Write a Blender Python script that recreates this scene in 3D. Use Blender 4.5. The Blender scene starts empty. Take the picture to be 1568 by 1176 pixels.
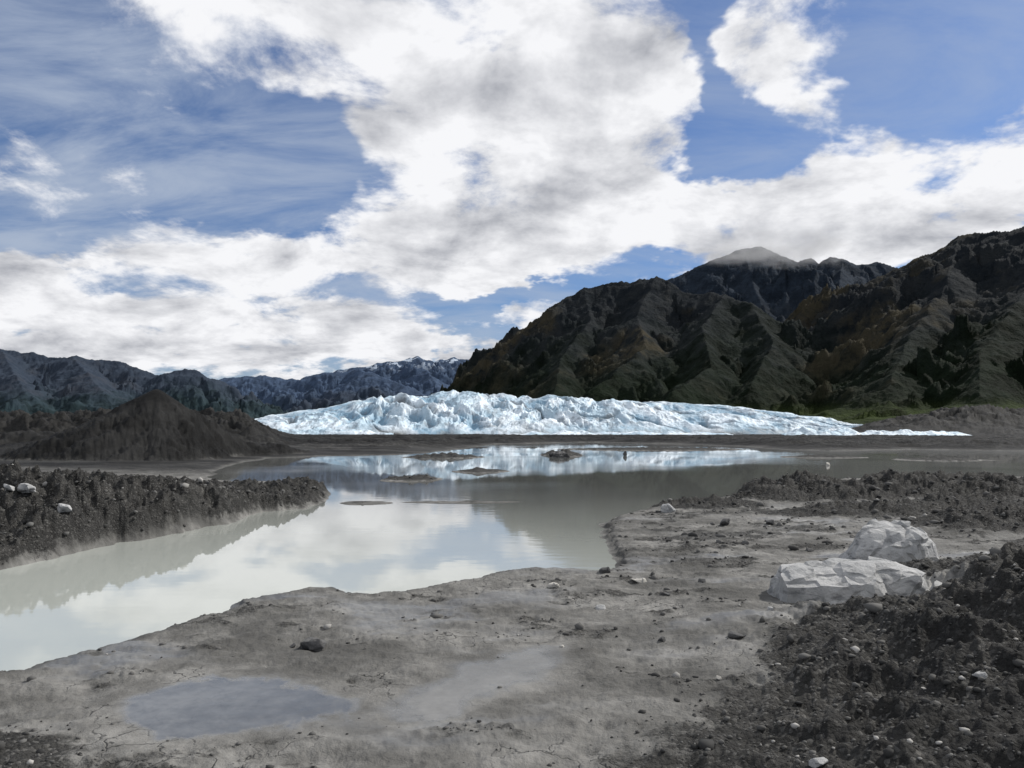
import bpy, bmesh, math, random
import numpy as np
from mathutils import Vector, Matrix, noise as mn
random.seed(3)
scene=bpy.context.scene
CH=3.0; F=1180.0; PITCH=math.atan(70/F)
c_,s_=math.cos(PITCH),math.sin(PITCH)
def ray(px,py):
    u=px-784.0; v=588.0-py
    return (u,F*c_-v*s_,F*s_+v*c_)
def gp(px,py,z=0.0):
    d=ray(px,py); k=(z-CH)/d[2]; return (d[0]*k,d[1]*k)
def at(px,py,Y):
    d=ray(px,py); k=Y/d[1]; return (d[0]*k,Y,CH+d[2]*k)
SUN_AZ=math.radians(62); SUN_EL=math.radians(40)
# ---------- numpy noise
def _h(ix,iy,seed):
    n=(ix.astype(np.int64)*374761393+iy.astype(np.int64)*668265263+seed*1442695041)&0xffffffff
    n=((n^(n>>13))*1274126177)&0xffffffff
    return ((n^(n>>16))&0xffffffff)
def gn(x,y,seed=0):
    ix=np.floor(x); iy=np.floor(y); fx=x-ix; fy=y-iy
    u=fx*fx*fx*(fx*(fx*6-15)+10); v=fy*fy*fy*(fy*(fy*6-15)+10)
    def g(a,b):
        an=_h(ix+a,iy+b,seed)*(2*math.pi/4294967296.0)
        return np.cos(an)*(fx-a)+np.sin(an)*(fy-b)
    n0=g(0,0)*(1-u)+g(1,0)*u; n1=g(0,1)*(1-u)+g(1,1)*u
    return (n0*(1-v)+n1*v)*1.5
def fbm(x,y,o=5,seed=0,gain=0.5):
    s=0;a=1;t=0
    for i in range(o):
        s=s+a*gn(x*2**i+i*17.3,y*2**i-i*9.1,seed+i); t+=a; a*=gain
    return s/t
def ridged(x,y,o=5,seed=0,gain=0.5):
    s=0;a=1;t=0
    for i in range(o):
        s=s+a*(1-np.abs(gn(x*2**i+i*7.7,y*2**i+i*3.3,seed+i))*1.8); t+=a; a*=gain
    return s/t
def ss(a,b,x):
    t=np.clip((x-a)/(b-a),0,1); return t*t*(3-2*t)
def psd(x,y,poly):
    P=np.array(poly); d=np.full(x.shape,1e12); ins=np.zeros(x.shape,bool)
    n=len(P)
    for i in range(n):
        ax,ay=P[i]; bx,by=P[(i+1)%n]; ex,ey=bx-ax,by-ay
        t=np.clip(((x-ax)*ex+(y-ay)*ey)/(ex*ex+ey*ey+1e-12),0,1)
        d=np.minimum(d,(x-ax-t*ex)**2+(y-ay-t*ey)**2)
        if ay!=by:
            cnd=((ay>y)!=(by>y))&(x<(bx-ax)*(y-ay)/(by-ay)+ax)
            ins^=cnd
    d=np.sqrt(d); return np.where(ins,-d,d)
# ---------- materials helpers
def newmat(name):
    m=bpy.data.materials.new(name); m.use_nodes=True
    nt=m.node_tree; nt.nodes.clear()
    out=nt.nodes.new('ShaderNodeOutputMaterial'); b=nt.nodes.new('ShaderNodeBsdfPrincipled')
    nt.links.new(b.outputs[0],out.inputs[0]); return m,nt,b
class N:
    def __init__(s,nt): s.nt=nt
    def n(s,t,**k):
        x=s.nt.nodes.new(t)
        for a,b in k.items(): setattr(x,a,b)
        return x
    def put(s,sock,v):
        if hasattr(v,'is_output'): s.nt.links.new(v,sock)
        elif v is not None: sock.default_value=v
    def math(s,op,a,b=None,c=None,clamp=False):
        x=s.n('ShaderNodeMath',operation=op,use_clamp=clamp); s.put(x.inputs[0],a)
        if b is not None: s.put(x.inputs[1],b)
        if c is not None: s.put(x.inputs[2],c)
        return x.outputs[0]
    def vm(s,op,a,b=None):
        x=s.n('ShaderNodeVectorMath',operation=op); s.put(x.inputs[0],a)
        if b is not None:
            s.put(x.inputs['Scale'] if op=='SCALE' else x.inputs[1],b)
        return x.outputs['Value'] if op in('LENGTH','DOT_PRODUCT','DISTANCE') else x.outputs[0]
    def noise(s,vec,scale,detail=6,rough=0.55,dist=0.0,out='Fac'):
        x=s.n('ShaderNodeTexNoise'); s.put(x.inputs['Vector'],vec); x.inputs['Scale'].default_value=scale
        x.inputs['Detail'].default_value=detail; x.inputs['Roughness'].default_value=rough; x.inputs['Distortion'].default_value=dist
        return x.outputs[out]
    def mr(s,v,a,b,c=0.0,d=1.0,smooth=True):
        x=s.n('ShaderNodeMapRange',interpolation_type='SMOOTHSTEP' if smooth else 'LINEAR')
        s.put(x.inputs[0],v)
        for i,q in enumerate((a,b,c,d)): s.put(x.inputs[i+1],q)
        return x.outputs[0]
    def mix(s,f,a,b,blend='MIX'):
        x=s.n('ShaderNodeMix',data_type='RGBA',blend_type=blend); s.put(x.inputs[0],f)
        for k,v in((6,a),(7,b)):
            if not hasattr(v,'is_output') and len(v)==3: v=(*v,1)
            s.put(x.inputs[k],v)
        return x.outputs[2]
    def bump(s,h,strength,dist,prev=None):
        x=s.n('ShaderNodeBump'); s.put(x.inputs['Strength'],strength); x.inputs['Distance'].default_value=dist
        s.put(x.inputs['Height'],h)
        if prev is not None: s.put(x.inputs['Normal'],prev)
        return x.outputs[0]
    def mapping(s,vec,loc=(0,0,0),rot=(0,0,0),sc=(1,1,1),typ='POINT'):
        x=s.n('ShaderNodeMapping',vector_type=typ); s.put(x.inputs[0],vec)
        x.inputs[1].default_value=loc; x.inputs[2].default_value=rot; x.inputs[3].default_value=sc
        return x.outputs[0]
    def attr(s,name):
        x=s.n('ShaderNodeAttribute',attribute_name=name); sp=s.n('ShaderNodeSeparateColor')
        s.nt.links.new(x.outputs['Color'],sp.inputs[0]); return sp.outputs
def pos(k): return k.n('ShaderNodeNewGeometry').outputs['Position']
def grid_mesh(name,X,Y,Z,mat,cols=None,wrap=False,smooth=True):
    nr,nc=X.shape
    me=bpy.data.meshes.new(name)
    co=np.stack([X,Y,Z],-1).reshape(-1,3).astype(np.float32)
    idx=np.arange(nr*nc).reshape(nr,nc)
    if wrap: idx=np.concatenate([idx,idx[:,:1]],1)
    q=np.stack([idx[:-1,:-1],idx[:-1,1:],idx[1:,1:],idx[1:,:-1]],-1).reshape(-1,4)
    me.vertices.add(len(co)); me.vertices.foreach_set('co',co.ravel())
    me.loops.add(q.size); me.loops.foreach_set('vertex_index',q.ravel().astype(np.int32))
    me.polygons.add(len(q)); me.polygons.foreach_set('loop_start',np.arange(0,q.size,4,dtype=np.int32))
    me.update(calc_edges=True)
    me.polygons.foreach_set('use_smooth',np.full(len(q),smooth))
    if cols is not None:
        a=me.color_attributes.new('mask','FLOAT_COLOR','POINT')
        C=np.ones((nr*nc,4),np.float32)
        for i,cc in enumerate(cols): C[:,i]=cc.ravel()
        a.data.foreach_set('color',C.ravel())
    me.materials.append(mat)
    ob=bpy.data.objects.new(name,me); scene.collection.objects.link(ob); return ob
# ---------- terrain definition (world metres)
lake=[gp(*p) for p in [(-500,1180),(-200,1095),(0,1042),(80,1015),(170,988),(260,962),(345,940),(350,926),(380,918),(470,908),(520,906),(545,915),(590,914),(640,903),(700,892),(760,881),(830,878),(900,880),(935,872),(945,860),(935,845),(925,822),(912,806),(955,790),(1010,779),(1060,770),(1130,768),(1150,748),(1185,738),(1260,737),(1400,730),(1568,732),(2300,745),
 (2300,694),(1800,690),(1568,690),(1400,688),(1270,690),(1200,688),(1150,684),(1060,680),(900,677),(760,680),(700,688),(620,696),(500,698),(400,702),(360,712),(300,728),(380,741),(490,741),(512,750),(505,765),(470,778),(400,784),(350,802),(260,818),(180,832),(100,850),(0,874),(-300,915),(-700,950)]]
pool1=[gp(px,py,0.25) for px,py in [(170,1080),(230,1040),(330,1022),(450,1035),(545,1060),(560,1090),(430,1105),(330,1125),(210,1130)]]
pool2=[gp(px,py,0.25) for px,py in [(690,1000),(760,988),(860,985),(862,1000),(830,1018),(850,1045),(760,1062),(700,1090),(600,1100),(560,1075),(640,1045),(690,1025)]]
def bar(px,py,w,hh,h):
    x,y=gp(px,py); return (x,y,w/2*y/F,hh/2*y*y/(F*CH),h)
bars=[bar(632,734,90,7,.22),bar(735,722,80,5,.2),bar(860,697,60,5,.5),bar(560,770,75,6,.05),bar(705,769,170,4,.05),bar(680,700,110,4,.4),bar(1000,688,260,4,.25),bar(1260,700,120,3,.2),bar(420,752,90,8,.1),bar(1440,704,130,4,.2)]
M=[]
def mound(px,Y,rx,ry,h,rot=0.0): M.append(((px-784)/F*Y,Y,rx,ry,rot,h))
mound(-60,21.0,5.5,3.6,1.35); mound(90,22.2,3.4,3.0,1.20,0.1); mound(190,24.0,2.9,2.9,1.12,0.2); mound(270,26.0,2.8,2.6,.98)
mound(345,29.3,2.2,2.0,.75); mound(400,33,2.6,2.0,.55); mound(462,36,1.9,1.7,.5); mound(-300,24,7,5,1.9); mound(60,34,8,5,.8)
mound(1185,32,1.7,2.2,.78); mound(1260,32,2.6,2.2,.88); mound(1380,33,3.6,2.8,.92); mound(1500,32,3.2,3.0,.80); mound(1650,32,5,4,.75)
mound(1350,26,3.4,1.3,.40,0.1); mound(1545,22,2.4,1.6,.60); mound(1070,29,2.0,1.6,.3); mound(1480,27,2.2,1.4,.5)
mound(1650,7.6,2.2,2.7,1.10,0.3); mound(1490,6.0,1.3,1.6,.50,0.5); mound(1600,10.6,1.2,1.2,.35); mound(1950,9,4,5,1.5)
mound(1230,5.0,1.2,1.0,.25); mound(-100,6.0,1.2,1.6,.12)
CX,CY=-36.9,80.0; CZ=at(240,597,80)[2]
B1=gp(1340,928,.2); B2=gp(1386,868,.2)
def terrain(x,y):
    r=np.hypot(x,y)
    w=np.minimum(0.018*r,2.5)
    hf=1-ss(24,42,r)
    wl=np.minimum(w*1.6,2.0)*(1-hf)
    wx=x+w*hf*(fbm(x/1.2,y/1.8,4,11)+0.35*gn(x*2.1,y*2.1,5))+wl*fbm(x/6,y/7,2,12)
    wy=y+w*hf*fbm(x/1.8,y/1.8,4,23)*1.3+wl*fbm(x/6,y/7,2,24)
    sd=psd(wx,wy,lake)
    out=np.maximum(sd,0)
    z=0.14*(1-np.exp(-out/0.5))+0.012*np.minimum(out,12)
    z=np.where(sd<0,-0.5*(1-np.exp(sd/1.2)),z)
    land=ss(0.0,0.6,sd)
    near=1-ss(40,120,r)
    f1=fbm(x*0.5,y*0.5,5,31); f6=fbm(x*6,y*6,4,36,.6)
    cl=ridged(x*1.1+f1*.8,y*2.0,4,39,.55)
    z+=land*near*(0.10*f1+0.05*fbm(x*1.7,y*2.3,5,8,.55)+.018*f6+.045*(cl-.5))
    z+=near*.06*ss(.15,.3,sd+.15*f6)*(1-ss(.3,1.4,sd))
    p1=psd(x+0.25*gn(x*1.3,y*1.3,3)+.1*gn(x*4,y*4,2),y+0.25*gn(x*1.3,y*1.3,4)+.2*f6,pool1); p2=psd(x+0.35*gn(x*1.1,y*1.1,6)+.1*gn(x*4,y*4,1),y+0.3*gn(x*1.1,y*1.1,7)+.2*f6,pool2)
    flat=np.maximum(1-ss(-0.05,0.6,p1),1-ss(-0.05,0.5,p2))
    z=z*(1-flat)+flat*(0.2+.003*f6)
    pool=np.maximum((1-ss(-0.22,0.08,p1))*.97,(1-ss(-0.3,0.15,p2))*0.92)
    fl=0
    for (qx,qy),q in ((B1,1.9),(B2,1.7)):
        g=np.exp(-(((x-qx)/q)**2+((y-qy-.4)/1.5)**2)**2); fl=np.maximum(fl,g)
    z=z*(1-fl)+fl*(0.2+.03*f6)
    rock=np.zeros_like(x); mz=np.zeros_like(x)
    for (mx,my,rx,ry,rot,h) in M:
        dx,dy=x-mx,y-my; c,s=math.cos(rot),math.sin(rot)
        a=(dx*c+dy*s)/rx; b=(-dx*s+dy*c)/ry
        e=h*np.exp(-(a*a+b*b)**1.2)
        mz=np.maximum(mz,e)+0.2*np.minimum(mz,e)
        rock=np.maximum(rock,ss(0.08,0.25,e/max(h,0.4)))
    inl=ss(-0.1,0.5,sd)*(1-fl)
    m0=mz*inl
    rn=ridged(x*0.7,y*0.7,5,41); r2=fbm(x*1.9,y*1.9,4,47,0.55); r3=fbm(x*8,y*8,3,49,0.55)
    q=ss(6,20,r)
    z+=m0*(0.72+(0.30+.25*q)*(rn-0.35)+0.35*fbm(x*0.45,y*0.45,3,52))+ss(0.03,0.3,m0)*((0.08+.14*q)*r2+(0.025+.035*q)*r3)
    rock=rock*inl
    lb=ss(.0,.3,sd+.25*r2)*ss(15,17,y)*(1-ss(36,42,y))*(1-ss(-6.5,-4.5,x))
    rock=np.maximum(rock,lb); z+=lb*(.10*r2+.04*r3+.06*rn)
    t0=x/np.maximum(y,1)
    zone=ss(-.06,.14,t0-.05-(y-6.4)*.110+0.20*fbm(x*.6,y*.6,5,91,.6))*(1-ss(10,13,y))*(y>0)
    zone2=ss(-0.02,0.22,fbm(x*0.32,y*0.6,4,95))*ss(15,19,y)*ss(0.12,0.2,t0)*(1-ss(36,50,y))
    zone3=ss(0.06,0.26,fbm(x*0.55+9,y*1.0,5,97,.6))*.75*(1-ss(25,45,y))*(y>0)*(1-pool)*(1-flat)
    zone=np.maximum(np.maximum(zone,zone2*0.8)*(1-fl),zone3)*land
    rock=np.maximum(rock,zone*0.8)
    z+=zone*(0.06*r2+0.025*r3+0.08*(rn-.3))
    for (bx,by,brx,bry,bh) in bars:
        e=((x-bx)/brx)**2+((y-by)/bry)**2
        e=bh*1.4*np.exp(-e)*(1+0.9*fbm(x*1.0,y*0.5,3,3))-bh*0.4
        z=np.maximum(z,np.where(e>0,e,-9)); rock=np.maximum(rock,ss(0,.1,e))
    dx,dy=x-CX,y-CY; dd=np.hypot(dx*np.where(dx<0,0.84,1.0),dy)
    an=np.arctan2(dy,dx)
    cone=CZ+0.32-np.sqrt(dd*dd+0.1)*0.72+0.011*dd*dd
    cone=np.where(dd>18,-5,cone)
    cone+=ss(0.5,5,dd)*(0.5*gn(an*4+dd*0.12,dd*0.15,61)+0.45*fbm(x*.5,y*.5,4,63)+.45*fbm(x*1.6,y*1.6,4,64,.6))
    m2=2.0*np.exp(-(((x+26.5)/5.2)**2+((y-86)/7)**2)**1.2)*(1+0.5*fbm(x*.4,y*.4,4,66))+1.6*np.exp(-(((x+52)/9)**2+((y-88)/9)**2))
    m2=m2+.8*np.exp(-(((x+34)/20)**2+((y-78)/7)**2))*(1+.8*fbm(x*.5,y*.5,4,67))
    m2=m2+.2*fbm(x*2,y*2,3,68)*ss(.1,.6,m2)
    cm=np.maximum(cone,m2)-5*(1-ss(-2.0,7,sd))
    dark=ss(0.0,.6,cm)  # cone hill mask: cloud shadow put into the ground colour
    rock=np.maximum(rock,dark); z=np.maximum(z,np.where(cm>.12,cm,-9))
    t=x/np.maximum(y,1.0); fr=(y>0)
    far=ss(90,150,r)
    z+=far*ss(0,8,sd)*(0.30+0.9*fbm(x*.08,y*.08,4,71)+1.0*(ridged(x*.13,y*.2,5,72,.6)-.3))*(1-.3*ss(250,350,r))
    rl=(1-ss(-0.37,-0.27,t))*ss(100,140,y)*(1-ss(600,900,r))*fr
    hl=rl*(2.0+3.2*ss(130,260,y)+6.5*fbm(x*.025,y*.035,5,73,0.6)+4.6*(ridged(x*.07,y*.09,5,74,.65)-.5))
    rr=ss(0.36,0.60,t)*ss(325,400,y)*(1-ss(700,1100,r))*fr
    hr=rr*(11+8*fbm(x*.02,y*.03,5,75,.6)+7*(ridged(x*.05,y*.07,5,76,.65)-.4))
    z+=np.maximum(hl,0)+np.maximum(hr,0)
    dn=ss(-.2,.15,fbm(x*.04,y*.12,5,78,.6))
    dark=np.maximum(dark,np.maximum(rl*(.7+.3*dn),rr*(.85+.15*dn)))
    dark=np.maximum(dark,far*(.65+.35*dn)*ss(0,2,sd))
    dark=np.maximum(dark,ss(44,60,y)*(.7+.3*dn)*ss(-.5,.5,sd))
    dark=np.maximum(dark,ss(14,20,y)*rock*.40*ss(-.3,.1,r2))
    nm=np.exp(-(((x-5.0)/2.6)**2+((y-6.6)/3.2)**2)**1.5)
    dark=np.maximum(dark,nm*.75*ss(-.3,.1,r2+.6*f1))
    dark=np.maximum(dark,near*.5*ss(.0,.12,sd)*(1-ss(.2,.6,sd+.3*r2))*fr)
    rock=np.maximum(rock,far*ss(0,3,sd))
    z+=ss(2,12,-y)*1.2*(1+fbm(x*.1,y*.1,4,81))*(1-ss(300,600,r))
    wet=np.maximum(pool,(1-ss(0.02,0.4+0.015*r,sd))*0.6*(1-rock*0.6)*(1-.8*ss(14,18,y)))
    w3=ss(0.0,0.30,fbm(x*0.28+3,y*0.5,5,99))*(1-rock)*(1-ss(15,45,y))*0.7
    wet=np.maximum(wet,w3*land)
    return z,rock,wet,dark
def hit(px,py):
    d=ray(px,py); Y=np.geomspace(4,260,4000); X=d[0]/d[1]*Y; Z=CH+d[2]/d[1]*Y
    tzv=np.maximum(terrain(X[None],Y[None])[0][0],0)
    i=np.argmax(Z<tzv); return X[i],Y[i],float(tzv[i])
# ---------- rocks
def rockmat(name,c1,c2,c3):
    m,nt,b=newmat(name); k=N(nt); P=k.n('ShaderNodeTexCoord').outputs['Object']
    n1=k.noise(P,1.6,6,.6); n2=k.noise(k.mapping(P,rot=(.5,.5,.4),sc=(1,1,3)),3.0,6,.65,.5)
    c=k.mix(k.mr(n1,.35,.65),c1,c2); c=k.mix(k.mr(n2,.50,.66,0,.7),c,c3)
    nt.links.new(c,b.inputs['Base Color']); b.inputs['Roughness'].default_value=.9; b.inputs['Specular IOR Level'].default_value=.25
    bp=k.bump(k.noise(P,7,8,.7),.9,.07); nt.links.new(bp,b.inputs['Normal']); return m
mb=rockmat('pale_boulder_stone',(0.43,0.43,0.425),(0.30,0.305,0.305),(0.11,0.115,0.12))
md=rockmat('dark_stone',(0.10,0.10,0.10),(0.06,0.06,0.06),(0.16,0.155,0.15))
mw=rockmat('white_stone',(0.48,0.46,0.42),(0.38,0.37,0.34),(0.25,0.24,0.22))
def hull_obj(name,pts,loc,mat,voxel=.03,amp=.035,seed=0,parent=None,dec=.05):
    bm=bmesh.new()
    for p in pts: bm.verts.new(p)
    r=bmesh.ops.convex_hull(bm,input=bm.verts)
    bmesh.ops.delete(bm,geom=[g for g in r['geom_interior'] if isinstance(g,bmesh.types.BMVert)],context='VERTS')
    me=bpy.data.meshes.new(name); bm.to_mesh(me); bm.free()
    ob=bpy.data.objects.new(name,me); scene.collection.objects.link(ob)
    md_=ob.modifiers.new('r','REMESH'); md_.mode='VOXEL'; md_.voxel_size=voxel
    s=ob.modifiers.new('s','SMOOTH'); s.factor=.5; s.iterations=1
    dg=bpy.context.evaluated_depsgraph_get(); me2=bpy.data.meshes.new_from_object(ob.evaluated_get(dg))
    ob.modifiers.clear(); ob.data=me2
    o=Vector((seed*3.1,seed*1.7,0)); nrm=[v.normal.copy() for v in me2.vertices]
    for v,n in zip(me2.vertices,nrm):
        p=v.co+o
        d=mn.fractal(p*2.2,1.0,2.0,4)*amp*1.4
        q=mn.cell_vector(p*2.2+mn.noise_vector(p*1.2)*.4)
        d+=(q.x-.5)*amp*2.2
        d-=max(0,.10-abs(mn.noise(p*1.5+Vector((5,2,1)))))*amp*12
        v.co+=n*d
    me2.update()
    dm=ob.modifiers.new('d','DECIMATE'); dm.ratio=dec
    dg=bpy.context.evaluated_depsgraph_get(); me3=bpy.data.meshes.new_from_object(ob.evaluated_get(dg))
    ob.modifiers.clear(); ob.data=me3
    me3.materials.clear(); me3.materials.append(mat)
    for p in me3.polygons: p.use_smooth=False
    ob.location=loc
    if parent: ob.parent=parent
    return ob
fx,fy=gp(1340,930,0.2); fz=.2; S=fy/F
def L(px,py,y): return ((px-1320)*S*(1+y/fy),y,(928-py)*S)
e=bpy.data.objects.new('boulder',None); scene.collection.objects.link(e); e.location=(fx,fy,fz-.03)
hull_obj('left_block',[L(1184,950,.0),L(1188,895,.02),L(1194,882,.35),L(1215,874,.9),L(1200,930,1.2),L(1330,866,.95),L(1342,868,.55),L(1325,890,.05),L(1345,950,-.12),L(1290,950,-.1),L(1285,893,-.02),L(1372,950,.1),L(1365,905,.4),L(1370,930,1.2)],(0,0,0),mb,.026,.03,1,e)
hull_obj('right_block',[L(1335,868,.5),L(1350,862,.95),L(1400,872,1.0),L(1428,886,.7),L(1436,915,.9),L(1436,940,.5),L(1375,950,.02),L(1362,908,.15),L(1340,885,.3),L(1340,950,.8),L(1400,885,.25),L(1410,945,.12)],(0,0,0),mb,.026,.03,2,e)
hull_obj('slab',[L(1425,945,.3),L(1430,900,.5),L(1450,896,.9),L(1476,912,.8),L(1480,940,.5),L(1440,945,.15),L(1430,945,1.1)],(0,0,0),mb,.025,.02,3,e)
bx,by=gp(1384,868,0.2); bz=.2; S=by/F
def L2(px,py,y): return ((px-1366)*S*(1+y/by),y,(866-py)*S)
hull_obj('boulder',[L2(1294,885,.3),L2(1298,850,.15),L2(1312,824,.35),L2(1330,808,.6),L2(1355,799,.9),L2(1400,800,.95),L2(1423,814,.7),L2(1434,835,.5),L2(1438,860,.6),L2(1432,885,.4),L2(1400,885,-.05),L2(1395,845,-.02),L2(1345,838,.0),L2(1330,885,-.02),L2(1300,875,1.2),L2(1430,875,1.3),L2(1360,812,1.3),L2(1398,820,.15),L2(1345,814,.35)],(bx,by,bz-.04),mb,.03,.04,4)
def smallrock(px,py,w,h,mat,seed,depth=.8):
    x,y,zg=hit(px,py); s=y/F; r=random.Random(seed)
    W,H=w*s,h*s; D=W*depth
    pts=[]
    for i in range(14):
        a=r.uniform(0,6.28); q=r.uniform(-.4,1)
        rr=math.sqrt(max(0,1-(abs(q)**2.5)*.6))*r.uniform(.85,1)
        pts.append((math.cos(a)*rr*W/2,math.sin(a)*rr*D/2,q*H))
    hull_obj('rock',pts,(x,y,zg),mat,W/24,W*.035,seed,dec=.2)
for i,(px,py,w,h,m) in enumerate([(475,994,54,20,md),(447,992,14,8,md),(846,900,26,8,mw),(926,876,20,9,md),(976,892,32,7,mw),(920,933,18,6,mb),(1022,783,26,12,mb),(1110,804,22,10,md),(1012,981,16,8,md),(1130,975,36,10,md),(40,754,34,12,mb),(100,782,30,12,mb),(12,750,20,9,mb),(858,700,34,17,md),(957,698,8,9,md),(1268,713,8,6,mw),(1100,1041,10,6,mw),(1180,934,14,5,mb),(1240,844,14,6,md),(1180,802,16,7,md),(1075,892,16,6,md),(1500,1035,26,9,mb),(860,991,8,4,mw),(1020,911,20,5,md),(1255,1172,34,10,mb)]):
    smallrock(px,py,w,h,m,20+i)
def scatter(name,n,fn,mat,seed):
    r=np.random.default_rng(seed)
    bm=bmesh.new(); bmesh.ops.create_icosphere(bm,subdivisions=1,radius=1)
    V=np.array([v.co[:] for v in bm.verts]); Fc=np.array([[v.index for v in f.verts] for f in bm.faces]); bm.free()
    x,y,s=fn(r,n); zt,rk,wt,dk=[a[0] for a in terrain(x[None],y[None])]
    keep=(zt>0.05)&(r.random(len(x))<(0.03+rk))&((wt<.75)|(r.random(n)<.03)); x,y,s,zt=x[keep],y[keep],s[keep],zt[keep]; n=len(x)
    var=1+.35*r.standard_normal((n,len(V),1)).clip(-1.3,1.3)*.6
    sc=r.uniform(.6,1.2,(n,1,3))*np.array([1,1,.7])
    a=r.uniform(0,6.28,n); ca,sa=np.cos(a),np.sin(a)
    W=V[None]*var*sc*s[:,None,None]
    X=W[...,0]*ca[:,None]-W[...,1]*sa[:,None]+x[:,None]; Yv=W[...,0]*sa[:,None]+W[...,1]*ca[:,None]+y[:,None]; Z=W[...,2]+(zt+s*.12)[:,None]
    co=np.stack([X,Yv,Z],-1).reshape(-1,3).astype(np.float32)
    fc=(Fc[None]+(np.arange(n)*len(V))[:,None,None]).reshape(-1,3)
    me=bpy.data.meshes.new(name); me.vertices.add(len(co)); me.vertices.foreach_set('co',co.ravel())
    me.loops.add(fc.size); me.loops.foreach_set('vertex_index',fc.ravel().astype(np.int32))
    me.polygons.add(len(fc)); me.polygons.foreach_set('loop_start',np.arange(0,fc.size,3,dtype=np.int32))
    me.update(calc_edges=True); me.materials.append(mat)
    ob=bpy.data.objects.new(name,me); scene.collection.objects.link(ob)
mg,nt,b=newmat('gravel_stone'); k=N(nt)
ri=k.n('ShaderNodeNewGeometry').outputs['Random Per Island']
cc=k.mix(k.mr(ri,.0,.8),(0.032,0.032,0.031),(0.11,0.108,0.103)); cc=k.mix(k.mr(ri,.955,.99),cc,(0.36,0.35,0.33))
nt.links.new(cc,b.inputs['Base Color']); b.inputs['Roughness'].default_value=.9; b.inputs['Specular IOR Level'].default_value=.2
def fn(r,n):
    y=np.exp(r.uniform(math.log(4.2),math.log(48),n)); t=r.uniform(-1.0,1.0,n)
    px=np.exp(r.normal(0,.7,n))*0.0013*y**.98+.0025
    return t*y,y,np.minimum(px,.14)
scatter('gravel',38000,fn,mg,4)
# ---------- ground
rad=np.concatenate([np.geomspace(0.8,4,30)[:-1],np.geomspace(4,600,900),np.geomspace(620,30000,50)])
A=np.concatenate([np.linspace(-math.pi,-0.72,110)[:-1],np.linspace(-0.72,0.72,1250),np.linspace(0.72,math.pi,110)[1:-1]])[::-1]
RR,AA=np.meshgrid(rad,A,indexing='ij')
GX=RR*np.sin(AA); GY=RR*np.cos(AA)
GZ,rock,wet,dark=terrain(GX,GY)
gm,nt,b=newmat('mud_and_gravel'); k=N(nt); P=pos(k); at3=k.attr('mask')
n1=k.noise(P,0.45,6,0.65); n2=k.noise(P,2.2,7,0.68)
mud=k.mix(k.mr(n1,.36,.62),(0.095,0.093,0.087),(0.235,0.230,0.216))
mud=k.mix(k.mr(n2,.36,.66,0,.65),mud,(0.080,0.078,0.073))
gr=k.mix(k.mr(n2,.3,.7),(0.022,0.022,0.021),(0.078,0.076,0.071))
peb=k.n('ShaderNodeTexVoronoi',feature='F1'); k.put(peb.inputs['Vector'],P); peb.inputs['Scale'].default_value=24
sp=k.n('ShaderNodeSeparateColor'); nt.links.new(peb.outputs['Color'],sp.inputs[0])
gr=k.mix(k.mr(sp.outputs[0],.80,.93,0,.7),gr,(0.16,0.156,0.147))
rk=k.math('MULTIPLY_ADD',k.math('SUBTRACT',n2,0.5),2.4,at3[0]); rk=k.mr(rk,.3,.8)
col=k.mix(rk,mud,gr)
nf=k.noise(P,.12,6,.7)
col=k.mix(k.math('MULTIPLY',at3[2],.94),col,k.mix(k.mr(nf,.42,.6),(0.008,0.008,0.008),(0.027,0.027,0.0265)))
cr=k.n('ShaderNodeTexVoronoi',feature='DISTANCE_TO_EDGE'); k.put(cr.inputs['Vector'],k.vm('ADD',P,k.vm('SCALE',k.noise(P,1.5,4,.6,out='Color'),0.8))); cr.inputs['Scale'].default_value=1.9
crm=k.math('MULTIPLY',k.mr(cr.outputs['Distance'],0.0,0.028,1,0),k.mr(k.noise(P,.45,4,.6),.51,.58))
crm=k.math('MULTIPLY',crm,k.math('SUBTRACT',1.0,k.math('ADD',at3[0],k.math('MULTIPLY',at3[1],.8)),clamp=True))
col=k.mix(k.math('MULTIPLY',crm,.8),col,(0.022,0.022,0.021))
wt=at3[1]
col=k.mix(k.math('MULTIPLY',wt,.45),col,(0.060,0.063,0.063))
nt.links.new(col,b.inputs['Base Color'])
wr=k.mr(k.math('MULTIPLY_ADD',k.math('SUBTRACT',n2,.5),.45,wt),.2,1.0,.8,.10)
nt.links.new(wr,b.inputs['Roughness'])
nt.links.new(k.mr(wt,.0,.8,.08,.6),b.inputs['Specular IOR Level'])
inv=k.math('SUBTRACT',1.0,wt,clamp=True)
hh=k.math('SUBTRACT',k.noise(P,8,6,.72),k.math('MULTIPLY',crm,.5))
hh=k.math('SUBTRACT',hh,k.math('MULTIPLY',k.math('MULTIPLY',peb.outputs['Distance'],rk),.35))
bp=k.bump(hh,k.math('MULTIPLY',k.math('MULTIPLY_ADD',rk,.45,.55),inv),.12)
nt.links.new(bp,b.inputs['Normal'])
ground=grid_mesh('ground',GX,GY,GZ,gm,[rock,wet,dark],wrap=True)
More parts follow.
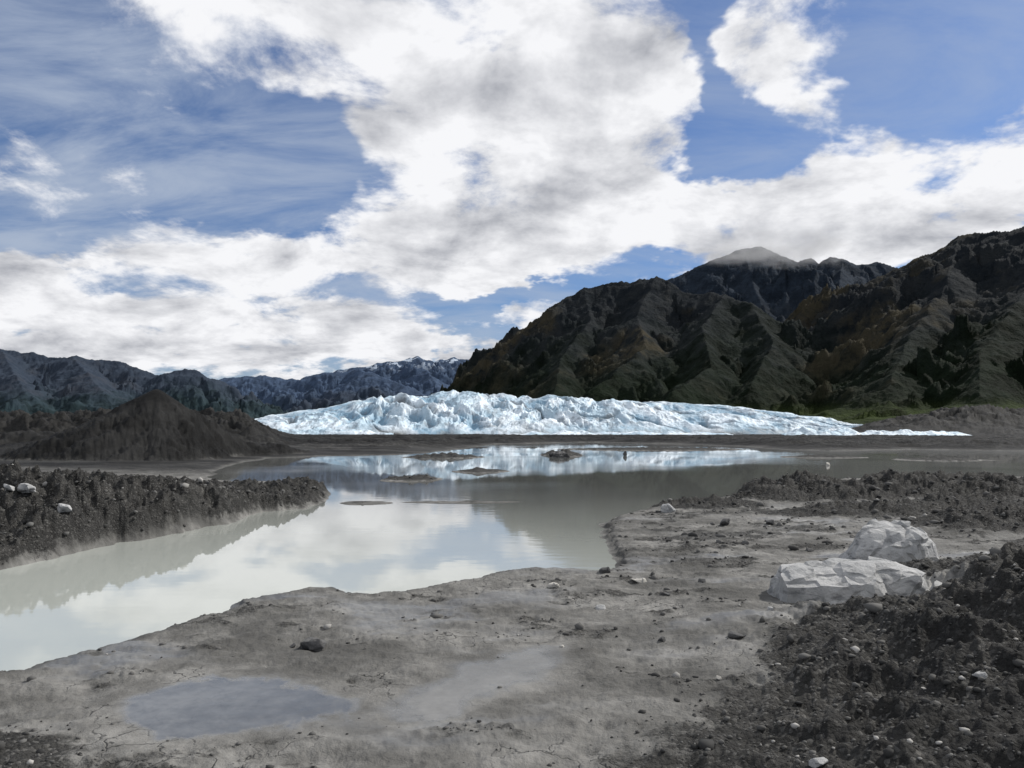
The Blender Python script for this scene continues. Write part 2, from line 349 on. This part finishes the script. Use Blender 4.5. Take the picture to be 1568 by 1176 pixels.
# ---------- water
wm,nt,b=newmat('silty_water'); k=N(nt); P=pos(k)
near_lit=k.mr(k.math('ADD',k.vm('DISTANCE',P,(-9,11,0)),k.math('MULTIPLY',k.noise(P,.12,3,.5),8)),8,34,1,0)  # near-left silty water painted lighter, standing in for cloud shade farther out
sxw=k.n('ShaderNodeSeparateXYZ'); nt.links.new(P,sxw.inputs[0])
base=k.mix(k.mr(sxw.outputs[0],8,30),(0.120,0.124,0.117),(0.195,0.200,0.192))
wc=k.mix(near_lit,base,(0.38,0.40,0.365))
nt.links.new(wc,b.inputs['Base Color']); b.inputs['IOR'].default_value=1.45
rp=k.noise(k.mapping(P,sc=(1,2.2,1)),1.1,2,.5); pt=k.mr(k.noise(P,.045,2,.5),.42,.6)
dist=k.mr(k.vm('LENGTH',P),25,60,1,.12)
nt.links.new(k.math('MULTIPLY_ADD',pt,.05,.025),b.inputs['Roughness'])
nt.links.new(k.bump(rp,k.math('MULTIPLY',k.math('MULTIPLY_ADD',pt,.06,.02),dist),.04),b.inputs['Normal'])
wx=np.array([[-170,320],[-170,320]],float); wy=np.array([[3,3],[260,260]],float)
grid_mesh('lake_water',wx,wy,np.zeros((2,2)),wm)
# ---------- glacier
gx=np.linspace(-190,250,1250); gy=np.linspace(352,560,330)
X,Y=np.meshgrid(gx,gy)
prof=[(300,656),(350,649),(390,641),(440,635),(475,627),(500,623),(530,614),(580,606),(650,602),(740,601),(800,605),(840,606),(950,609),(1040,613),(1100,619),(1180,629),(1250,639),(1295,651),(1318,659)]
px_=[at(p[0],p[1],430)[0] for p in prof]; pz_=[at(p[0],p[1],430)[2] for p in prof]
crest=np.interp(X,px_,pz_,left=-2,right=-2)
front=372+10*np.sin(X*.02+1)+9*fbm(X*.03,X*0+2,3,5)
dpt=(Y-front)
ramp=np.clip(dpt/62,0,1)
wj=9*fbm(X*.03,Y*.03,4,9)
jag=ss(-110,-60,X)*(1-ss(10,90,X))
cr1=ridged((X*0.8+Y*0.6+wj)*.038,(Y*0.8-X*0.5)*.016,4,101,.45)
cr2=ridged((X+wj)*.085,(Y*.6-X*.3)*.045,4,111,.5)
cr3=1-np.abs(gn((X*.9+Y*.9+wj*1.5)*.045,(Y-X)*.008,117))*2
lo=fbm(X*.018,Y*.03,4,121)
zz=crest*ramp**0.7*(1+0.14*lo)
edge=ss(0,.25,ramp)*ss(0,6,crest)
top=1-0.5*ss(.7,1,ramp)
zz+=edge*((cr1-.62)*(4.5+5.5*jag)+(cr2-.6)*(1.2+3.4*jag)+0.8*fbm(X*.25,Y*.25,4,131))*top
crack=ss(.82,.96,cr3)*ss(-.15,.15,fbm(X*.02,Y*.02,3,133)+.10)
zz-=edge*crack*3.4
zz=np.where(dpt<0,-1.5,zz-0.3)
zz-=ss(60,130,dpt)*2
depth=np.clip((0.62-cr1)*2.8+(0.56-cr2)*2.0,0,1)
mi,nt,b=newmat('glacier_ice'); k=N(nt); P=pos(k); a=k.attr('mask')
n1=k.noise(P,.05,5,.6); n2=k.noise(k.mapping(P,rot=(0,0,.6),sc=(1,.3,1)),.3,6,.65)
c=k.mix(k.mr(n1,.42,.6),(0.66,0.74,0.80),(0.40,0.53,0.62))
c=k.mix(k.math('MULTIPLY',a[0],.88),c,(0.14,0.27,0.38))  # deep ice bluer, with crevasse shading painted in
c=k.mix(k.mr(n2,.50,.64,0,.70),c,(0.19,0.23,0.27))
c=k.mix(k.math('MULTIPLY',a[2],.88),c,(0.035,0.045,0.055))  # cracks near black: their shade is put into the ice colour
c=k.mix(a[1],c,k.mix(k.mr(n2,.4,.6),(0.05,0.05,0.05),(0.26,0.28,0.28)))
nt.links.new(c,b.inputs['Base Color']); b.inputs['Roughness'].default_value=.6
nt.links.new(k.bump(k.noise(P,.5,6,.65),.7,1.2),b.inputs['Normal'])
dirt=np.clip((1-ss(.5,4.0,zz))*ss(-.2,.15,fbm(X*.03,Y*.03,4,140))+ss(.20,.46,fbm(X*.05,Y*.1,4,150))*.5,0,1)
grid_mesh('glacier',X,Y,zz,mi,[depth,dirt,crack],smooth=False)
def strip(x0,x1,y0,pxn,hgt):
    xs=np.linspace(x0,x1,300); ys=np.linspace(y0-9,y0+9,30); X,Y=np.meshgrid(xs,ys)
    u=(X-x0)/(x1-x0); v=(Y-y0)/9
    z=.6+hgt*np.sin(np.pi*u)**.5*np.clip(1-v*v,0,1)*(.6+1.1*fbm(X*.12,Y*.12,4,pxn))
    z=np.where((np.abs(v)>=.98)|(u<.01)|(u>.99)|(z<.9),-1,z)
    return grid_mesh('ice_strip',X,Y,z,mi,[z*0,z*0,z*0],smooth=False)
strip(at(1185,0,300)[0],at(1300,0,300)[0],300,3,3.8)
strip(at(1270,0,290)[0],at(1455,0,290)[0],290,5,2.9)
strip(at(760,0,330)[0],at(1120,0,330)[0],330,8,2.2)
strip(at(350,0,352)[0],at(610,0,352)[0],352,9,4.0)
# ---------- mountains
def R(pts): return [at(*p) for p in pts]
def mtn(name,ridges,t0,t1,y0,y1,nt_,ny,slope,mat,nsc,gul,seed):
    T,Yy=np.meshgrid(np.linspace(t0,t1,nt_),np.geomspace(y0,y1,ny)); X=T*Yy
    u1=fbm(X/nsc,Yy/nsc,3,seed,.45); v1=fbm(X/nsc,Yy/nsc,3,seed+50,.45)
    wa=nsc*.6
    Xw=X+wa*u1; Yw=Yy+wa*v1
    ws=fbm(X/nsc*2,Yy/nsc*2,4,seed+70)*nsc*.26
    KS=45.0
    acc=None
    for ri,(rd,sl) in enumerate(ridges):
        best=np.full(X.shape,-1e9); bd=np.zeros_like(X); bs=np.zeros_like(X); cum=0
        for i in range(len(rd)-1):
            ax,ay,az=rd[i]; bx,by,bz=rd[i+1]; ex,ey=bx-ax,by-ay; ln=math.hypot(ex,ey)
            def f(x,y):
                t=np.clip(((x-ax)*ex+(y-ay)*ey)/(ln*ln),0,1)
                return t,np.hypot(x-ax-t*ex,y-ay-t*ey)
            t,d0=f(X,Yy); t2,d1=f(Xw,Yw)
            w=ss(0,nsc*1.2,d0); d=np.minimum(d0*(1-w)+d1*w,d0*1.6+10); d=np.maximum(d,d0*.5)
            z=az+(bz-az)*t-sl*slope*d*(1.0-0.00005*np.minimum(d,4000))
            m=z>best; best=np.where(m,z,best); bd=np.where(m,d0,bd); bs=np.where(m,cum+(t*(1-w)+t2*w)*ln,bs); cum+=ln
        s_2=bs+ws+ri*911
        g=(ridged(s_2/gul,bd/(gul*3.5)+ri*7,2,seed+7,.5)-.62)*1.0+(ridged(s_2/(gul*.38),bd/(gul*1.3)+ri*3,3,seed+17,.55)-.6)*.42
        best=best+g*np.minimum(bd,nsc*1.1)*.38
        if acc is None: acc=best; G=g; dd_=bd
        else:
            h=np.clip(.5+.5*(best-acc)/KS,0,1); acc=acc*(1-h)+best*h+KS*h*(1-h)*.6; G=G*(1-h)+g*h
            dd_=np.where(h>.5,bd,dd_)
    g2=fbm(X/nsc*5,Yy/nsc*5,6,seed+9,.6); g3=ridged(X/nsc*2.4,Yy/nsc*2.4,5,seed+13,.55)
    k_=ss(0,nsc*.6,dd_)
    z=acc+nsc*.085*(g2*(.45+.8*k_)+(g3-.6)*(.45+1.1*k_))
    z=np.where(z<70,70*np.exp((z-70)/160.),z)-3
    return grid_mesh(name,X,Yy,z,mat,[np.clip(G+.5,0,1),np.clip(g3,0,1),X*0])
def mmat(name,rockc,rock2,green,red,glo,ghi,snow=None,rlo=.5,rhi=.62,bs=.9,low=None,haze_c=None):
    m,nt,b=newmat(name); k=N(nt); P=pos(k); a=k.attr('mask')
    sx=k.n('ShaderNodeSeparateXYZ'); nt.links.new(P,sx.inputs[0])
    n1=k.noise(P,.0016,6,.6); n2=k.noise(P,.010,6,.68)
    c=k.mix(k.mr(n2,.35,.65),rockc,rock2)
    c=k.mix(k.math('MULTIPLY',k.mr(n1,rlo,rhi),k.mr(k.math('ADD',n2,k.math('MULTIPLY',a[0],.3)),.5,.75)),c,red)  # brown slopes, also painting sun patches between the clouds
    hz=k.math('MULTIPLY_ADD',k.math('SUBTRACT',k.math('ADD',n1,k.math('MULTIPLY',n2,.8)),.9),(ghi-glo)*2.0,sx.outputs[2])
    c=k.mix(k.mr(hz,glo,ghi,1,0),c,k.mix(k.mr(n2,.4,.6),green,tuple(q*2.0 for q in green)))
    if haze_c: c=k.mix(k.mr(sx.outputs[1],haze_c[3],haze_c[4],0,.8),c,k.mix(k.mr(n2,.4,.6),haze_c[:3],tuple(q*1.6 for q in haze_c[:3])))  # bluer with distance: aerial haze painted into the albedo
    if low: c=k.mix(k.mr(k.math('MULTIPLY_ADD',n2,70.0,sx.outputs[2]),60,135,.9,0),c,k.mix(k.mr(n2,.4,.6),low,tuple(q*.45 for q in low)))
    if snow:
        c=k.mix(k.math('MULTIPLY',k.mr(sx.outputs[2],snow,snow*1.3),k.mr(k.noise(P,.006,5,.6),.54,.59)),c,(.38,.44,.52))
    nt.links.new(c,b.inputs['Base Color']); b.inputs['Roughness'].default_value=.95; b.inputs['Specular IOR Level'].default_value=.05
    nt.links.new(k.bump(k.noise(P,.01,7,.68),bs,40),b.inputs['Normal'])
    return m
mr_=mmat('mountain_rock',(0.010,0.0135,0.0175),(0.021,0.024,0.026),(0.0045,0.0075,0.0038),(0.044,0.039,0.026),80,600,low=(.036,.050,.016),haze_c=(.015,.022,.033,4300,5600))  # dark forest and rock tones, with cloud shadow put into the base colour
main=[(R([(640,640,4300),(690,603,4300),(740,553,4250),(780,522,4200),(830,489,4200),(872,468,4150),(895,441,4150),(930,433,4150),(965,429,4100),(1005,422,4050),(1045,443,3900),(1110,450,3700),(1150,466,3550),(1200,492,3400),(1240,524,3200)]),.95),
 (R([(895,441,4150),(905,490,3800),(860,545,3350),(850,600,2900)]),.85),
 (R([(1005,422,4050),(975,480,3650),(990,530,3200),(915,590,2800)]),.85),
 (R([(1110,450,3700),(1075,500,3300),(1090,560,2850),(1030,600,2500)]),.85),
 (R([(1150,466,3550),(1185,520,3100),(1150,590,2600)]),.9)]
back=[(R([(980,440,6400),(1035,422,6300),(1065,409,6200),(1100,394,6200),(1135,381,6200),(1165,376,6200),(1185,386,6200),(1222,400,6200),(1240,396,6200),(1255,401,6200),(1270,392,6100),(1290,394,6000),(1310,403,6000),(1340,401,6000),(1370,405,5900),(1400,410,5800),(1500,400,5800)]),.95),
 (R([(1140,383,6200),(1155,440,5600),(1180,490,5000)]),1.2),(R([(1290,396,6000),(1285,440,5400),(1270,490,4800)]),1.2)]
right=[(R([(1225,555,3700),(1262,505,3800),(1310,465,3850),(1350,430,3800),(1372,408,3800),(1400,396,3700),(1440,381,3600),(1468,361,3500),(1500,354,3450),(1568,348,3300),(1700,330,3200),(1900,340,3000)]),.9),
 (R([(1468,361,3500),(1450,430,3100),(1390,520,2650),(1360,590,2200)]),.75),
 (R([(1568,348,3300),(1580,430,2900),(1500,540,2300),(1500,600,1950)]),.75),
 (R([(1700,330,3200),(1700,450,2500),(1700,580,1900)]),.8)]
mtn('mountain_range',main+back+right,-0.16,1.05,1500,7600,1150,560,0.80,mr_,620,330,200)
mf=mmat('distant_mountain_rock',(0.024,0.033,0.049),(0.034,0.045,0.063),(0.013,0.021,0.024),(0.035,0.042,0.055),100,420,snow=780,bs=.4,haze_c=(.036,.055,.092,7600,9000))  # blue-grey rock tones include painted aerial haze
far=[(R([(-300,520,7000),(-100,525,7000),(0,533,7000),(30,537,7000),(60,543,7000),(110,545,6900),(150,550,6900),(190,556,6900),(220,566,6800),(245,574,6800),(285,563,6700),(300,568,6700),(325,585,6600),(370,610,6500)]),.8),
 (R([(320,590,11500),(345,577,11500),(400,574,11500),(460,582,11500),(520,566,11500),(560,560,11500),(600,551,11500),(640,546,11500),(665,554,11500),(690,547,11500),(730,551,11500),(790,560,11500),(860,570,11500)]),.7),
 (R([(410,612,9500),(440,596,9500),(480,572,9500),(540,565,9500),(575,572,9000),(620,590,8700),(650,610,8500)]),.8),
 (R([(640,546,11500),(670,590,9700)]),1),(R([(110,545,6900),(160,600,5600)]),.8),(R([(0,533,7000),(40,600,5500)]),.8)]
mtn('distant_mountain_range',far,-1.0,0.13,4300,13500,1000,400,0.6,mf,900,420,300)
# ---------- low cloud on the peak (real volume)
def cloudvol(px,py,Y,rx,ry,rz,dn,seed):
    bm=bmesh.new(); bmesh.ops.create_icosphere(bm,subdivisions=3,radius=1)
    me=bpy.data.meshes.new('cloud'); bm.to_mesh(me); bm.free(); ob=bpy.data.objects.new('cloud',me); scene.collection.objects.link(ob)
    ob.location=at(px,py,Y); ob.scale=(rx,ry,rz)
    m=bpy.data.materials.new('cloud_vapour'); m.use_nodes=True; nt=m.node_tree; nt.nodes.clear(); k=N(nt)
    o=k.n('ShaderNodeOutputMaterial'); v=k.n('ShaderNodeVolumePrincipled'); nt.links.new(v.outputs[0],o.inputs[1])
    P=k.n('ShaderNodeTexCoord').outputs['Object']
    ln=k.vm('LENGTH',P); n=k.noise(k.vm('ADD',k.vm('MULTIPLY',P,(1.6,1,.8)),(seed,0,0)),2.4,4,.62)
    d=k.math('ADD',k.math('SUBTRACT',.75,ln),k.math('MULTIPLY',k.math('SUBTRACT',n,.5),3.0))
    d=k.math('MULTIPLY',k.mr(d,0,.8,0,dn),k.mr(ln,.6,.98,1,0))
    nt.links.new(d,v.inputs['Density']); v.inputs['Color'].default_value=(1,1,1,1); v.inputs['Anisotropy'].default_value=.0
    me.materials.append(m)
cloudvol(1190,380,5500,950,300,200,.0040,3)
# ---------- world
w=bpy.data.worlds.new('World'); scene.world=w; w.use_nodes=True; nt=w.node_tree; nt.nodes.clear(); k=N(nt)
out=k.n('ShaderNodeOutputWorld'); bg=k.n('ShaderNodeBackground'); nt.links.new(bg.outputs[0],out.inputs[0])
sky=k.n('ShaderNodeTexSky',sky_type='NISHITA',sun_disc=False); sky.sun_elevation=SUN_EL; sky.sun_rotation=SUN_AZ
sky.air_density=1.0; sky.dust_density=.6; sky.ozone_density=2.0
D=k.n('ShaderNodeTexCoord').outputs['Generated']; D=k.vm('NORMALIZE',D)
sx=k.n('ShaderNodeSeparateXYZ'); nt.links.new(D,sx.inputs[0])
az=k.math('ARCTAN2',sx.outputs[0],sx.outputs[1]); el=k.math('ARCSINE',sx.outputs[2])
cm=k.n('ShaderNodeCombineXYZ'); nt.links.new(az,cm.inputs[0]); nt.links.new(el,cm.inputs[1]); AE=cm.outputs[0]
zc=k.math('ADD',k.math('MAXIMUM',sx.outputs[2],0.0),.28)
cp=k.n('ShaderNodeCombineXYZ'); nt.links.new(k.math('DIVIDE',sx.outputs[0],zc),cp.inputs[0]); nt.links.new(k.math('DIVIDE',sx.outputs[1],zc),cp.inputs[1])
PL=cp.outputs[0]
wv=k.vm('SCALE',k.vm('SUBTRACT',k.noise(PL,2.8,5,.62,out='Color'),(.5,.5,.5)),.30)
AEw=k.vm('ADD',AE,k.vm('MULTIPLY',wv,(1,.6,0)))
def blob(px,py,rx,ry,rot,wt):
    d=ray(px,py); a=math.atan2(d[0],d[1]); e_=math.atan2(d[2],math.hypot(d[0],d[1]))
    m=k.mapping(AEw,(a,e_,0),(0,0,math.radians(rot)),(rx/F,ry/F,1),'TEXTURE')
    return k.mr(k.vm('LENGTH',m),0.2,1.3,wt,0.0)
bl=[(560,70,340,140,-8,.6),(900,60,220,170,0,.6),(800,240,290,180,0,.68),(760,370,320,100,0,.5),(1230,335,300,80,0,.6),(1500,300,240,85,8,.6),
(1180,60,120,100,0,.55),(1060,330,220,100,0,.5),(180,530,400,65,0,.6),(560,520,300,55,3,.55),(20,480,190,60,-15,.6),(500,410,330,70,0,.38),(330,370,260,60,0,.24),
(1540,120,90,45,10,.45),(1250,150,80,50,0,.4),(1330,230,120,35,0,.4),(720,535,150,35,0,.45),(250,450,330,50,0,.32),(90,250,200,90,10,.22),(1250,370,260,50,0,.35),
(420,230,140,85,25,-.75),(1150,210,100,75,-10,-.65),(1420,130,170,90,0,-.25),(770,457,130,24,0,-.55),(740,60,90,35,20,-.35),(1075,60,36,130,-5,-.5),(120,180,200,120,0,-.08),(240,330,200,40,0,-.15)]
cov=None
for q in bl:
    o=blob(*q); cov=o if cov is None else k.math('ADD',cov,o)
cov=k.math('ADD',cov,k.mr(k.math('ABSOLUTE',az),.75,1.2,0,.38))
cov=k.math('ADD',cov,k.mr(el,.5,.8,0,.38))
f1=k.noise(PL,3.4,9,.61,.2); f2=k.noise(k.vm('ADD',PL,(.05,.05,0)),3.4,6,.61,.2)
dens=k.math('ADD',k.math('MINIMUM',cov,.85),k.math('MULTIPLY',k.math('SUBTRACT',f1,.5),2.6))
al=k.mr(dens,.12,.58)
vv=k.noise(k.mapping(PL,rot=(0,0,.5),sc=(1,2.4,1)),2.2,8,.62,.5)
veil=k.math('MULTIPLY',k.mr(vv,.28,.70,.02,.84),k.mr(az,-.6,.5,1.0,.45))
veil=k.math('MAXIMUM',veil,k.mr(el,.0,.22,.55,.0))
lit=k.math('MULTIPLY',k.math('SUBTRACT',f1,f2),2.0)
thick=k.mr(dens,.5,1.2,0,.20)
bil=k.math('MULTIPLY',k.math('SUBTRACT',k.noise(PL,3.2,5,.52),.5),1.2)
br=k.math('ADD',k.math('ADD',k.math('SUBTRACT',.88,thick),lit),bil)
br=k.math('MAXIMUM',k.math('MINIMUM',br,1.0),.28)
ccol=k.mix(k.mr(br,.28,1,smooth=False),(3.4,3.55,4.0),(9.3,9.35,9.6))
skyc=k.mix(1.0,sky.outputs[0],(.54,.68,.92),'MULTIPLY')
c=k.mix(veil,skyc,(4.4,5.1,6.3)); c=k.mix(al,c,ccol)
nt.links.new(c,bg.inputs[0]); bg.inputs[1].default_value=.1
# ---------- sun
sl=bpy.data.lights.new('sun','SUN'); sl.energy=4.5; sl.angle=math.radians(.5); sl.color=(1,.96,.90)
so=bpy.data.objects.new('sun',sl); scene.collection.objects.link(so)
dv=Vector((math.sin(SUN_AZ)*math.cos(SUN_EL),math.cos(SUN_AZ)*math.cos(SUN_EL),math.sin(SUN_EL)))
so.rotation_euler=dv.to_track_quat('Z','Y').to_euler()
# ---------- camera
cam=bpy.data.cameras.new('camera'); cam.sensor_width=36; cam.lens=36*F/1568; cam.clip_end=60000; cam.clip_start=.1
co=bpy.data.objects.new('camera',cam); scene.collection.objects.link(co); co.location=(0,0,CH)
co.rotation_euler=(math.pi/2+PITCH,0,0); scene.camera=co
scene.view_settings.view_transform='Standard'; scene.view_settings.look='None'; scene.view_settings.exposure=0
